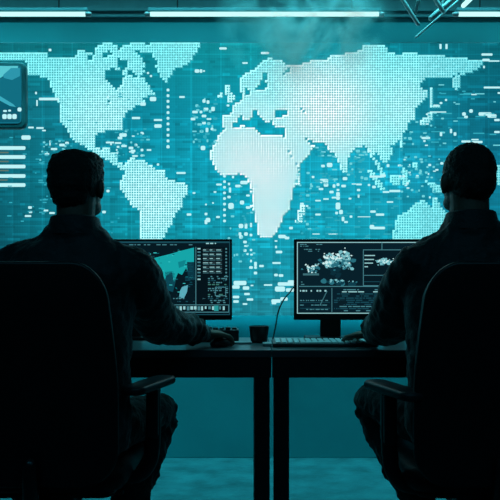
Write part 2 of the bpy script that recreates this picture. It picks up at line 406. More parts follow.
# scattered small marks over the seas (islands, city lights of the picture)
rs = random.Random(21)
def scatter(n, x0, x1, y0, y1, cs, wmax=5, hmax=3.4):
    for _ in range(n):
        x, y = rs.uniform(x0, x1), rs.uniform(y0, y1)
        if inside(x, y, EU): continue
        mk(x, y, rs.uniform(1.6, wmax), rs.uniform(1.4, hmax), rs.choice(cs))
scatter(60, 398, 445, 112, 178, [W1, W2, W2, W3], 4, 2.6); scatter(34, 316, 336, 146, 190, [W3, W3, W2], 6, 2)
scatter(30, 348, 368, 150, 184, [W3, W3, W2]); scatter(34, 400, 442, 160, 200, [W2, W1, W3], 3.4, 3)
scatter(36, 192, 216, 96, 150, [W2, W3]); scatter(34, 110, 150, 128, 158, [W2, W3, W1], 4, 2.4); scatter(26, 40, 72, 138, 160, [W2, W3], 3, 2.4)
scatter(40, 228, 256, 178, 262, [W3, W2], 4, 3); scatter(45, 300, 400, 190, 240, [W3], 9, 1.4); scatter(30, 425, 500, 80, 150, [W3, W3, W2], 14, 1.3)
scatter(40, 0, 130, 80, 235, [W3], 5, 1.2); scatter(26, 296, 312, 165, 235, [W3, W2], 4, 3); scatter(26, 40, 48, 150, 215, [W3], 5, 1.4)
o = fin(b, 'data_readout', M['marks'], vw, smooth=False)
o['label'] = 'bright data bars and dots on the map'

# small framed display hung in front of the wall's left edge
DY = 3.70
md = thing('wall_display', 'small rounded teal display hung before the left end of the map wall', 'display', P(-10, 128, DY))
c = P(-14, 95, DY); s = DY/F
b = nb(); rslab(b, T(c.x, c.y+.02, c.z) @ FACE, 80*s, 67*s, .035, 7*s, .008); fin(b, 'frame', M['frame'], md)
b = nb(); lay = b.loops.layers.float_color.new('pic'); DF = DY-.0005
quad(b, lay, -14, 94.5, 71, 58, lin((18, 110, 130)), DF, 4)
def poly(b, lay, pts, c, Y):
    f = b.faces.new([b.verts.new(P(x, y, Y)) for x, y in pts])
    for l in f.loops: l[lay] = (*c, 1)
poly(b, lay, [(-45,66),(18,66),(18,68),(10,70),(5,75),(0,78),(-10,84),(-45,90)], lin((90,200,210)), DF-.0006)
poly(b, lay, [(3,75),(11,68),(20,68),(20,76),(12,80),(4,78)], lin((45,150,172)), DF-.0012)
poly(b, lay, [(-45,96),(-5,94),(14,106),(20,108),(20,122),(-45,122)], lin((12,90,110)), DF-.0006)
poly(b, lay, [(-5,98),(0,96),(13,104),(16,107),(10,106)], lin((60,170,190)), DF-.0012)
for q in [(19.5,109.5,4,4),(4.5,116.5,4.4,5),(9.5,116.5,4.4,5),(14.5,116.5,4.4,5),(5,111,4,2),(9.6,110.6,3,2)]:
    quad(b, lay, q[0], q[1], q[2], q[3], W1, DF-.0015, 1.4)
fin(b, 'screen', M['flatpic'], md, smooth=False)
b = nb(); tube(b, [P(-14, 95, DY)+Vector((0,.04,0)), Vector((c.x, SY+.02, c.z))], .012, 10); fin(b, 'mount_arm', M['metal'], md)

# ------------------------------------------------------------------ tube lights, truss, smoke
TY = 3.55
def tube_light(x0, x1, label, y=14.2):
    a, d = P(x0, y, TY), P(x1, y, TY)
    t = thing('tube_light', label, 'light', ((a.x+d.x)/2, TY, a.z), 'tube lights along the top of the wall')
    b = nb(); tube(b, [a, d], .0115, 14); fin(b, 'tube', M['tube'], t)
    b = nb(); box(b, a.x-.01, d.x+.01, TY-.012, TY+.012, a.z+.012, a.z+.030, .003); fin(b, 'housing', M['trim'], t, smooth=False)
    n = 2
    for i in range(n):
        x = a.x+(d.x-a.x)*(.12+.76*i)
        b = nb(); tube(b, [(x, TY, a.z+.026), (x, TY, 3.2)], .004, 8, ends=False); fin(b, 'hanger_rod', M['metal'], t)
    for x, sg in ((a.x, -1), (d.x, 1)):
        b = nb(); tube(b, [(x+sg*.004, TY, a.z), (x+sg*.018, TY, a.z)], .013, 12); fin(b, 'end_cap', M['pad'], t)
tube_light(-140, 86, 'white tube light at the top left, ending above the left man')
tube_light(150, 379, 'long white tube light in the middle of the row')
tube_light(458, 640, 'white tube light at the top right beside the truss')

tr = thing('ceiling_truss', 'grey lattice truss of crossed tubes hanging at the top right', 'truss', P(430, 10, 3.45))
TR = 3.40
for (x0, y0, x1, y1, r, Y) in [(396,-11,418,24,.008,TR),(424,-20,415,14,.008,TR+.1),(428,-12,443,11,.009,TR),(468,-14,431,18,.011,TR+.05),(484,-22,416,37,.005,TR+.2),(436,-16,437,4,.008,TR+.12),(448,-20,441,10,.007,TR+.15)]:
    b = nb(); tube(b, [P(x0, y0, Y), P(x1, y1, Y)], r*1.25, 12); fin(b, 'diagonal_bar', M['truss'], tr)
for (x0, x1, y, Y) in ((380, 505, -14, TR+.05), (380, 505, -34, TR+.2)):
    b = nb(); tube(b, [P(x0, y, Y), P(x1, y, Y)], .02, 14); fin(b, 'chord', M['truss'], tr)
for x in (385, 500):
    b = nb(); p = P(x, -14, TR+.05); tube(b, [p, Vector((p.x, p.y, 3.2))], .006, 8); fin(b, 'hanger_rod', M['metal'], tr)
a, d = P(463.5, 5.5, 3.3), P(500, -30, 3.1)
t = thing('tube_light', 'short slanted white tube light in the top right corner above the truss', 'light', a)
b = nb(); tube(b, [a, d], .0115, 12); fin(b, 'tube', M['tube'], t)
b = nb(); tube(b, [a+Vector((0, 0, .017)), d+Vector((0, 0, .017))], .009, 10); fin(b, 'housing', M['trim'], t)

def smoke(name, label, c, r, dens, seed):
    b = nb(); ellipsoid(b, c, r, seg=20, rings=12)
    m = bpy.data.materials.new('pale_smoke'); m.use_nodes = True; nt = m.node_tree; nt.nodes.remove(nt.nodes['Principled BSDF'])
    v = nt.nodes.new('ShaderNodeVolumeScatter'); v.inputs['Color'].default_value = (.30, .95, 1, 1); v.inputs['Anisotropy'].default_value = .1
    tc = nt.nodes.new('ShaderNodeTexCoord'); mp = nt.nodes.new('ShaderNodeMapping'); mp.inputs['Location'].default_value = (seed, seed, 0)
    nt.links.new(tc.outputs['Object'], mp.inputs['Vector'])
    n = nt.nodes.new('ShaderNodeTexNoise'); n.inputs['Scale'].default_value = 6; n.inputs['Detail'].default_value = 5; n.inputs['Distortion'].default_value = .9
    nt.links.new(mp.outputs[0], n.inputs['Vector'])
    ln = nt.nodes.new('ShaderNodeVectorMath'); ln.operation = 'DIVIDE'; ln.inputs[1].default_value = r
    nt.links.new(tc.outputs['Object'], ln.inputs[0])
    l2 = nt.nodes.new('ShaderNodeVectorMath'); l2.operation = 'LENGTH'; nt.links.new(ln.outputs[0], l2.inputs[0])
    fo = nt.nodes.new('ShaderNodeMapRange'); fo.inputs['From Min'].default_value = 1; fo.inputs['From Max'].default_value = .2
    nt.links.new(l2.outputs['Value'], fo.inputs['Value'])
    mr = nt.nodes.new('ShaderNodeMapRange'); mr.inputs['From Min'].default_value = .42; mr.inputs['From Max'].default_value = .68; mr.inputs['To Max'].default_value = dens
    mr.inputs['From Min'].default_value = .46; mr.inputs['From Max'].default_value = .64
    nt.links.new(n.outputs['Fac'], mr.inputs['Value'])
    mu = nt.nodes.new('ShaderNodeMath'); mu.operation = 'MULTIPLY'
    nt.links.new(mr.outputs[0], mu.inputs[0]); nt.links.new(fo.outputs[0], mu.inputs[1]); nt.links.new(mu.outputs[0], v.inputs['Density'])
    nt.links.new(v.outputs[0], nt.nodes['Material Output'].inputs['Volume'])
    o = fin(b, name, m, None, loc=c); tag(o, label, 'smoke', kind='stuff')
b = nb(); tube(b, [(a+d)/2+Vector((0, 0, .02)), Vector((((a+d)/2).x, ((a+d)/2).y, 3.2))], .004, 8, ends=False); fin(b, 'hanger_rod', M['metal'], t)
M['strip'] = emit('added_cyan_glow', lin((60, 225, 245)), 8.0)  # added emitter, hidden behind the screen edge, to make the wall below glow
t = thing('added_wall_glow', 'thin cyan glow strip added under the video wall to brighten the wall below', 'light', (0, 3.88, P(0, 312, SY).z))
b = nb(); box(b, -2.25, 2.25, 3.846, 3.862, zbm-.010, zbm-.0005, .001); fin(b, 'glow_bar', M['strip'], t, smooth=False)
smoke('smoke', 'thin pale smoke drifting round the long middle tube light', P(305, 22, 3.5), (.48, .20, .38), 13.0, 0)

# ------------------------------------------------------------------ desks
DFY, DBY, DZ = 2.45, 3.10, .75
def desk(x0, x1, label, side_left):
    t = thing('desk', label, 'desk', ((x0+x1)/2, (DFY+DBY)/2, 0), 'control desks')
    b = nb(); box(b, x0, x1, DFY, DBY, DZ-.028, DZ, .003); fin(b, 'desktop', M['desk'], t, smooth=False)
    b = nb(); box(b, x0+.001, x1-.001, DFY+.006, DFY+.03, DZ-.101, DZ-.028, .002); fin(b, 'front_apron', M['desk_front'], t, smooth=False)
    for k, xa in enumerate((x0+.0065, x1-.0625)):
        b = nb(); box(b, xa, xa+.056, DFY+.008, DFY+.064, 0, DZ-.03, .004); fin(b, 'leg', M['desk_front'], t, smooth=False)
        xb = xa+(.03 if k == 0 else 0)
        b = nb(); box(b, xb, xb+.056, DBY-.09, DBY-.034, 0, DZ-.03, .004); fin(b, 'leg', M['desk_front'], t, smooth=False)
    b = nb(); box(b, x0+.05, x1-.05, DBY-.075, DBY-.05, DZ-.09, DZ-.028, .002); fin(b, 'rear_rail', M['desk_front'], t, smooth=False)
gx = P(270.6, 0, DFY).x
desk(-1.62, gx+.0038, 'dark desk on the left under the map monitor', False)
desk(gx+.0052, 1.78, 'dark desk on the right under the cloud monitor', True)

# ------------------------------------------------------------------ monitors
MY = 2.95
def monitor(x0, x1, label, paint):
    y0, y1 = 239, 320; s = MY/F; cx = (x0+x1)/2
    c = P(cx, (y0+y1)/2, MY)
    t = thing('monitor', label, 'monitor', (c.x, MY+.06, DZ), 'desk monitors')
    b = nb(); rslab(b, T(c.x, MY+.012, c.z) @ FACE, (x1-x0)*s, (y1-y0)*s, .022, .004, .003)
    rslab(b, T(c.x, MY+.034, c.z) @ FACE, (x1-x0)*s*.7, (y1-y0)*s*.7, .03, .02, .01); fin(b, 'casing', M['case'], t)
    for sg in (-1, 1):
        n0 = P(cx+sg*32, 315, MY+.05); b = nb()
        box(b, n0.x-.045, n0.x+.045, MY+.046, MY+.062, DZ+.008, n0.z+.08, .003); fin(b, 'stand_neck', M['case'], t, smooth=False)
    b = nb(); box(b, c.x-.245, c.x+.245, MY-.03, MY+.13, DZ, DZ+.012, .004); fin(b, 'stand_base', M['case'], t, smooth=False)
    b = nb(); lay = b.loops.layers.float_color.new('pic'); paint(b, lay, x0, x1)
    fin(b, 'screen', M['flatpic'], t, smooth=False)
L1, L2, L3 = lin((150, 205, 208)), lin((70, 130, 140)), lin((25, 75, 88))
def q_(b, lay, x0, y0, x1, y1, c, k=1): quad(b, lay, (x0+x1)/2, (y0+y1)/2, abs(x1-x0), abs(y1-y0), c, MY-.0006*k)
def outline(b, lay, x0, y0, x1, y1, c, w=.6, k=3):
    q_(b, lay, x0, y0, x1, y0+w, c, k); q_(b, lay, x0, y1-w, x1, y1, c, k); q_(b, lay, x0, y0, x0+w, y1, c, k); q_(b, lay, x1-w, y0, x1, y1, c, k)
rm = random.Random(3)
def words(b, lay, x0, x1, y, c, h=1.0, k=3, dens=.75, wm=5):
    x = x0
    while x < x1-1:
        w = min(rm.uniform(.8, wm), x1-x)
        if rm.random() < dens: q_(b, lay, x, y, x+w, y+h, c, k)
        x += w+rm.uniform(.5, 1.6)
def paint_left(b, lay, x0, x1):
    q_(b, lay, 97.5, 241.5, 230, 314.5, lin((6, 26, 34)))
    q_(b, lay, 97.5, 241.5, 230, 243, L3, 2); outline(b, lay, 97.5, 241.4, 230, 315, L3, .8)
    words(b, lay, 118, 195, 244.3, L2, .9); words(b, lay, 118, 140, 247, L2, .7); words(b, lay, 120, 150, 252.5, L3, .8)
    words(b, lay, 206, 216, 242.8, L1, 1.2); words(b, lay, 118, 155, 256, L3, .8); words(b, lay, 120, 150, 260, L2, .7)
    teal = lin((22, 165, 168))
    poly(b, lay, [(150,262),(154,258),(170,254),(184,250),(194,247.5),(194,262),(190,266),(188,272),(186,268),(182,275),(178,273),(174,282),(172,272),(166,276),(164,284),(162,278),(156,272),(152,270),(146,268)], teal, MY-.0018)
    poly(b, lay, [(140,266),(152,262),(156,272),(162,280),(164,287),(160,290),(152,280)], lin((16,120,128)), MY-.0012)
    poly(b, lay, [(178,262),(186,260),(184,266),(179,268)], lin((14,130,138)), MY-.0024)
    poly(b, lay, [(182,287),(188,285),(187,292),(184,298),(179,298),(180,291)], lin((90,170,185)), MY-.0024)
    poly(b, lay, [(165,272),(173,271),(176,280),(173,292),(166,290)], lin((12,70,84)), MY-.0018)
    poly(b, lay, [(187,262),(194,262),(195,280),(188,280)], lin((10,55,68)), MY-.002)
    for i in range(16): q_(b, lay, rm.uniform(150, 192), 0, 0, 0, L3) if False else None
    words(b, lay, 160, 206, 298, L2, 1.0); words(b, lay, 160, 206, 301, L3, 1.0)
    for _ in range(46):
        x, y = rm.uniform(148, 192), rm.uniform(249, 300); q_(b, lay, x, y, x+rm.uniform(.6, 3.2), y+rm.uniform(.4, .9), rm.choice([lin((60, 200, 200)), lin((12, 105, 115)), lin((12, 60, 72))]), 5)
    for i in range(12): q_(b, lay, 186+rm.uniform(-2, 6), 262+i*2.2, 190+rm.uniform(-2, 5), 263+i*2.2, lin((14, 70, 84)), 5)
    # table block upper right
    q_(b, lay, 195.5, 247, 229, 311, lin((5, 20, 27)), 3)
    q_(b, lay, 195.5, 247, 196.2, 311, L2, 4)
    for r_ in range(6):
        for cc in range(3):
            x = 203+cc*6.6; y = 248.6+r_*4.3
            q_(b, lay, x, y, x+5.8, y+3.3, lin((34, 52, 58)), 4); q_(b, lay, x, y+1, x+rm.uniform(2.5, 5.6), y+1.7, L1, 5); q_(b, lay, x, y+2.7, x+5.8, y+3.1, L2, 5)
    for i in range(10): q_(b, lay, 197.5, 248+i*3.4, 200.5, 249.4+i*3.4, L2 if i % 3 else L1, 5); q_(b, lay, 225.4, 248+i*3.4, 227, 249.6+i*3.4, L2, 5)
    for y in range(276, 304, 2):
        words(b, lay, 208, 228, y, rm.choice([L2, L3, L2, lin((60, 120, 110))]), 1.1, 5, .7, 4)
    outline(b, lay, 215, 287, 226, 296, L2, .6, 6)
    outline(b, lay, 170, 304.5, 229, 312.5, L2, .7, 6)
    for i in range(14):
        x = 176+i*3.6; q_(b, lay, x, 306.3, x+rm.uniform(1.4, 2.8), 306.3+rm.uniform(2.4, 4.2), L1 if i % 3 else L2, 7)
    q_(b, lay, 214, 305.6, 218.5, 311, lin((40, 150, 150)), 8)
def paint_right(b, lay, x0, x1):
    q_(b, lay, 296.5, 241.5, 429, 314, lin((8, 32, 42)))
    outline(b, lay, 297, 242, 428.6, 313.6, L1, .8, 3)
    for y, a, e in ((244, 300, 330), (245.8, 300, 318), (249, 304, 320), (250.8, 308, 319)): words(b, lay, a, e, y, L2, .8)
    # storm cloud picture
    rc = random.Random(8)
    def blob(cx, cy, n, sx, sy, r0, r1, cs, k):
        for i in range(n):
            x, y = rc.gauss(cx, sx), rc.gauss(cy, sy); r = rc.uniform(r0, r1)
            pts = [(x+r*math.cos(t)*rc.uniform(.6, 1.25), y+.75*r*math.sin(t)*rc.uniform(.6, 1.25)) for t in [2*math.pi*j/9 for j in range(9)]]
            poly(b, lay, pts, rc.choice(cs), MY-.0006*k-.000004*i)
    D1, D2, D3, D4 = lin((14, 60, 74)), lin((40, 110, 125)), lin((120, 190, 198)), lin((205, 240, 240))
    blob(335, 266, 20, 7, 4, 2.5, 5.0, [lin((11, 46, 58))], 3); blob(340, 283, 12, 9, 1, 1.5, 3.4, [D1, D2], 3)
    blob(345, 261, 40, 4.5, 4, 1.2, 3, [D2, D2, D3], 4); blob(332, 264, 40, 4, 3.4, 1, 2.6, [D2, D3], 4); blob(312, 269, 22, 3.6, 2, .8, 2, [D2, D3], 4)
    blob(333, 257, 30, 4, 2, .6, 1.8, [D3, D4, D4], 5); blob(344, 257, 34, 3.6, 3, .6, 1.7, [D3, D4], 5); blob(328, 264, 22, 2.4, 2.6, .5, 1.6, [D3, D4], 5)
    blob(312, 268, 26, 3.2, 2.2, .4, 1.3, [D4, D3], 5); blob(346, 267, 14, 4, 2, .4, 1.2, [D3], 5)
    blob(338, 281, 20, 8, .7, .5, 1.5, [D3, D2], 5)
    q_(b, lay, 303, 273.4, 319, 275.4, lin((60, 110, 118)), 7); words(b, lay, 301, 313, 281.6, L2, .8, 7); words(b, lay, 301, 306, 284, L2, .8, 7)
    q_(b, lay, 299, 286, 428, 286.8, L2, 6)
    # second picture with side list
    q_(b, lay, 363.5, 250, 424, 286, lin((7, 27, 36)), 6); outline(b, lay, 363, 249.5, 424, 286, L2, .7, 8); q_(b, lay, 381.6, 242, 382.3, 249.5, L2, 8)
    for y, e in ((255, 375), (259, 374), (262.6, 373), (266.2, 368)): q_(b, lay, 364.5, y, e, y+1, L1, 8)
    q_(b, lay, 364, 275, 424, 275.6, L2, 8); q_(b, lay, 364, 281.4, 424, 282, L3, 8)
    blob(390, 263, 30, 6, 2, .8, 2.2, [D3, D2], 10); blob(387, 261, 30, 4, 1.4, .6, 1.8, [D4, D3], 12)
    # lower left graph
    q_(b, lay, 331.6, 288, 332.2, 312, L2, 8); words(b, lay, 300, 330, 290, L1, 1.6, 8, .6, 2.4)
    for y in (296, 300, 304.6, 309): words(b, lay, 300, 328 if y > 299 else 308, y, L2, .9, 8)
    for i in range(14): q_(b, lay, 320+i*.5, 304-i*1.0, 320.8+i*.5, 304.8-i*1.0, L2, 9)
    for y in (302, 308): q_(b, lay, 300, y, 330, y+.5, L3, 8)
    # lower right text block
    for i in range(11):
        y = 289.2+i*2.1; words(b, lay, 334+rm.choice([0, 0, 3, 8]), 426, y, rm.choice([L2, L1, L2, L3]), 1.0, 8, .72, 9)
    poly(b, lay, [(337,303),(340,300),(345,300),(348,303),(340,306),(337,305)], lin((9, 30, 38)), MY-.008)
monitor(95, 232, 'black monitor on the left desk showing a teal map and data tables', paint_left)
monitor(294, 431, 'black monitor on the right desk showing white storm clouds', paint_right)

# cable from the right monitor down to the desk
b = nb(); cp = [P(303, 284, MY+.05), P(294, 287, MY+.05), P(290, 292, 2.97), P(283.5, 300, 2.95), P(278.5, 311, 2.92), P(276, 324, 2.9), P(274, 334, 2.88), P(272.5, 340.6, 2.88)]
pp, ra = smoothpath(cp, [.0034]*len(cp)); tube(b, pp, ra, 8)
tag(fin(b, 'cable', M['case']), 'thin black cable arching from the cloud monitor to the desk', 'cable')

# mug
b = nb(); mc = Vector(((259-250)*2.80/F, 2.80, DZ)); prof = [(.0, 0), (.030, 0), (.034, .003), (.0405, .062), (.0408, .068), (.0385, .0685), (.0375, .062), (.031, .008), (0, .006)]
rings = [[mc+Vector((max(r, .0004)*math.cos(t), max(r, .0004)*math.sin(t), z)) for t in [2*math.pi*k/32 for k in range(32)]] for r, z in prof]
loft(b, rings)
t = thing('mug', 'squat black mug standing on the desk between the two monitors', 'mug', mc)
fin(b, 'mug_body', M['mug'], t)
b = nb(); hp, hr = smoothpath([mc+Vector((0, .036, .052)), mc+Vector((.004, .060, .050)), mc+Vector((.005, .064, .032)), mc+Vector((0, .034, .018))], [.005]*4); tube(b, hp, hr, 8); fin(b, 'handle', M['mug'], t)

# low dark device behind the left man's hand
t = thing('desk_console', 'low black desktop console with bumpy top behind the left man\'s hand', 'console', P(216, 343, 2.83)*1.0)
t.location.z = DZ; cc = P(219, 0, 2.83)
b = nb(); rslab(b, T(cc.x, 2.86, DZ+.026), .165, .11, .052, .01, .005); fin(b, 'console_body', M['plastic'], t)
for i in range(6):
    x = cc.x-.066+i*.026
    b = nb(); rslab(b, T(x, 2.83+.012*(i % 2), DZ+.056), .020, .05, .006+.003*((i*5) % 3), .004, .002); fin(b, 'button', M['plastic'], t)
# white paper / pad strip in front of it
b = nb(); rslab(b, T((238-250)*2.66/F, 2.74, DZ+.004), .11, .06, .008, .004, .002)
tag(fin(b, 'notepad', M['pad']), 'small pale notepad lying flat beyond the left man\'s fingers', 'notepad')

# keyboards
def keyboard(cx, cy, w, label, group, yaw=0):
    t = thing('keyboard', label, 'keyboard', (cx, cy, DZ), group)
    tilt = Matrix.Translation((0, 0, 0)) @ T(cx, cy, DZ+.0115) @ Matrix.Rotation(yaw, 4, 'Z') @ Matrix.Rotation(R(2.5), 4, 'X')
    b = nb(); rslab(b, tilt, w, .145, .014, .008, .004); fin(b, 'case', M['kcase'], t)
    nx = 16 if w > .38 else 14
    first = None; kw = (w-.02)/nx
    for r in range(5):
        for k in range(nx):
            if r == 0 and 4 <= k < 9: continue
            p = tilt @ Vector((-w/2+.01+kw*(k+.5), -.056+r*.027, .0085))
            if first is None:
                b = nb(); m4 = tilt.copy(); m4.translation = p
                rslab(b, m4, kw*.82, .021, .007, .003, .0025, 3); first = fin(b, 'key', M['keys'], t); p0 = p.copy(); o = first
            else:
                o = first.copy(); C.objects.link(o); o.location = first.location+(p-p0)
    m4 = tilt.copy(); m4.translation = tilt @ Vector((-w/2+.01+kw*6.5, -.056, .0085))
    b = nb(); rslab(b, m4, kw*4.85, .021, .007, .003, .0025, 3); fin(b, 'space_bar', M['keys'], t)
kx0 = P(272, 0, 2.62).x
keyboard(kx0+.20, 2.625, .40, 'keyboard with pale keys on the right desk, half under the right man\'s hand', None)
b = nb(); rslab(b, T(P(266.5, 0, 2.62).x+.003, 2.64, DZ+.006), .035, .075, .012, .008, .004)
tag(fin(b, 'card_reader', M['pad']), 'tiny pale flat gadget at the left end of the pale-keyed keyboard', 'gadget')
# mouse under the left man's hand
t = thing('mouse', 'dark computer mouse under the left man\'s right hand', 'mouse', (-.115, 2.60, DZ))
b = nb(); ellipsoid(b, (-.112, 2.605, DZ+.012), (.031, .055, .022), Matrix.Rotation(R(-35), 3, 'Z'))
for v in b.verts: v.co.z = max(v.co.z, DZ+.001)
fin(b, 'mouse_body', M['plastic'], t)

# ------------------------------------------------------------------ chairs (built at the origin, facing +Y)
def make_chair(loc, label):
    t = thing('office_chair', label, 'chair', loc, 'high-backed office chairs')
    L = Vector(loc)
    def W(m): return T(*L) @ m
    def curved_panel(w, z0, z1, yc, th, r, bow, bev):
        b = nb(); rslab(b, T(0, 0, 0) @ FACE, w, z1-z0, th, r, bev, 14)
        bmesh.ops.subdivide_edges(b, edges=[e for e in b.edges if e.calc_length() > .2 and abs(e.verts[0].co.x-e.verts[1].co.x) < 1e-4], cuts=8, use_grid_fill=True)
        # refine so that it can be bowed
        bmesh.ops.triangulate(b, faces=[f for f in b.faces if len(f.verts) > 4])
        for v in b.verts:
            v.co.y += yc - bow*(1-(v.co.x/(w/2))**2)
            v.co.z += (z0+z1)/2
        for v in b.verts:
            v.co.y -= .05*max(0, v.co.z-.6)
            v.co.x *= 1-.16*max(0, (v.co.z-.70)/.34)**1.3 if v.co.z > .70 else 1
        bmesh.ops.transform(b, matrix=T(*L), verts=b.verts[:]); return b
    fin(curved_panel(.445, .47, 1.030, -.135, .06, .09, .0, .025), 'backrest', M['chair'], t)
    fin(curved_panel(.46, .435, 1.042, -.172, .022, .10, .0, .009), 'back_shell', M['plastic'], t)
    b = nb(); rslab(b, W(T(0, .09, .436)), .47, .46, .07, .08, .03, 8); fin(b, 'seat', M['chair'], t)
    b = nb(); rslab(b, W(T(0, .08, .394)), .40, .38, .018, .04, .006, 6); fin(b, 'seat_pan', M['plastic'], t)
    for sg in (-1, 1):
        a = L+Vector((sg*.245, -.085, .680)); e = L+Vector((sg*.322, .13, .688)); d = e-a
        ang = math.atan2(d.y, d.x)-math.pi/2
        b = nb(); mtx = T(*((a+e)/2)) @ Matrix.Rotation(ang, 4, 'Z') @ Matrix.Rotation(R(2), 4, 'X')
        rslab(b, mtx, .078, .25, .024, .035, .010, 8); fin(b, 'armrest', M['armpad'], t)
        b = nb()
        pts = [(sg*.29, .05, .672), (sg*.292, .05, .60), (sg*.290, .045, .50), (sg*.280, .04, .445), (sg*.245, .04, .408), (sg*.17, .04, .398)]
        pp, ra = smoothpath([L+Vector(p) for p in pts], [.022, .022, .024, .022, .02, .018]); tube(b, pp, ra, 12, up=Vector((0, 1, 0)))
        fin(b, 'arm_support', M['plastic'], t)
        b = nb(); rslab(b, W(T(sg*.292, .05, .60) @ Matrix.Rotation(R(90), 4, 'X')), .036, .15, .07, .012, .006, 4); fin(b, 'arm_sleeve', M['plastic'], t)
    b = nb(); rslab(b, W(T(0, .03, .362)), .17, .24, .05, .02, .01); tube(b, [L+Vector((0, -.08, .36)), L+Vector((0, -.19, .38)), L+Vector((0, -.20, .50))], .022, 10)
    fin(b, 'tilt_mechanism', M['metal'], t)
    b = nb(); tube(b, [L+Vector((.06, .03, .37)), L+Vector((.20, .03, .362))], .007, 8); fin(b, 'height_lever', M['plastic'], t)
    b = nb(); tube(b, [L+Vector((0, .03, .35)), L+Vector((0, .03, .10))], .027, 16); fin(b, 'gas_column', M['metal'], t)
    for k in range(5):
        a = R(72*k+18); ex = L+Vector((math.cos(a)*.29, .03+math.sin(a)*.29, .075))
        b = nb(); tube(b, [L+Vector((0, .03, .11)), ex], [.030, .018], 10, flat=.7); sp = fin(b, 'base_spoke', M['plastic'], t)
        b = nb()
        s_ = Vector((-math.sin(a), math.cos(a), 0))
        tube(b, [ex+Vector((0, 0, -.046))-s_*.022, ex+Vector((0, 0, -.046))+s_*.022], .027, 14, ends=False)
        tube(b, [ex+Vector((0, 0, -.04)), ex], .008, 8); fin(b, 'caster', M['plastic'], sp)
    return t
ch = make_chair((-.583, 2.0, 0), 'black high-backed office chair holding the left man, its back filling the lower left')
c2 = ch.copy(); C.objects.link(c2); c2.location = (.669, 2.0, 0)
c2['label'] = 'black high-backed office chair holding the shaven-headed man on the right'
for q in list(ch.children):
    n = q.copy(); C.objects.link(n); n.parent = c2
    if q.name.startswith('arm'): n.location = (q.location.x+.02, q.location.y-.10, q.location.z)
    for g in list(q.children):
        k = g.copy(); C.objects.link(k); k.parent = n

# ------------------------------------------------------------------ people
def hand(bm, w, fwd, thumb_side, up, curl=1.0):
    """palm, four bent fingers of different lengths and a thumb; w = wrist"""
    f = fwd.normalized(); s = (thumb_side - f*thumb_side.dot(f)).normalized(); u = f.cross(s); 
    if u.dot(up) < 0: u = -u
    rot = Matrix((s, f, u)).transposed()
    ellipsoid(bm, w+f*.052, (.041, .056, .0155), rot, 16, 10)
    ellipsoid(bm, w+f*.078, (.040, .020, .0125), rot, 16, 10)
    tube(bm, [w-f*.05, w+f*.02], [.027, .024], 14, flat=.8, up=u)
    for off, ln, a0 in ((.031, .92, 3), (.0105, 1.0, 0), (-.0105, .94, -3), (-.031, .76, -8)):
        p = w+f*(.086-abs(off-.004)*.22)+s*off
        d0 = (f+s*math.tan(R(a0))).normalized(); pts = [p-d0*.015]; rad = [.0092]
        pitch = 6
        for seg, rr_ in ((.042, .0086), (.026, .0078), (.021, .0066)):
            d = d0*math.cos(R(pitch*curl))-u*math.sin(R(pitch*curl))
            pts.append(pts[-1]+d*(seg*ln+(.015 if len(pts) == 1 else 0))); rad.append(rr_); pitch += 24
        tube(bm, pts, rad, 10)
    p = w+f*.022+s*.026
    q = p+(f*.55+s*.75-u*.15).normalized()*.038; r2 = q+(f*.85+s*.35-u*.25).normalized()*.030; r3 = r2+(f*.98+s*.05-u*.2).normalized()*.022
    tube(bm, [p-s*.01, q, r2, r3], [.0135, .0115, .0098, .0075], 10)

def head(bm, c, yaw, beard=False):
    rz = Matrix.Rotation(yaw, 3, 'Z')
    def at(x, y, z): return c+rz @ Vector((x, y, z))
    ellipsoid(bm, at(0, -.008, .022), (.074, .092, .088), rz)            # cranium
    ellipsoid(bm, at(0, .018, -.012), (.064, .072, .082), rz)            # face block
    ellipsoid(bm, at(0, .042, -.066), (.043, .042, .036), rz)            # jaw
    ellipsoid(bm, at(0, .074, -.088), (.018, .015, .015), rz)            # chin
    for s in (-1, 1):
        ellipsoid(bm, at(s*.042, .020, -.060), (.022, .040, .026), rz)   # jaw corners
        ellipsoid(bm, at(s*.040, .058, -.012), (.019, .020, .016), rz)   # cheek
        ellipsoid(bm, at(s*.028, .079, .027), (.023, .012, .008), rz)    # brow
        re = rz @ Matrix.Rotation(R(s*22), 3, 'Z')
        ellipsoid(bm, at(s*.0765, -.002, -.005), (.0105, .017, .028), re)  # ear
        ellipsoid(bm, at(s*.074, .004, -.028), (.007, .009, .010), re)
    tube(bm, [at(0, .088, .022), at(0, .104, -.018), at(0, .092, -.026)], [.008, .0125, .011], 10)
    for s in (-1, 1): ellipsoid(bm, at(s*.011, .092, -.023), (.008, .009, .007), rz, 10, 8)
    for z, r in ((-.047, .0065), (-.056, .0075)): ellipsoid(bm, at(0, .084, z), (.023, .009, r), rz, 12, 8)

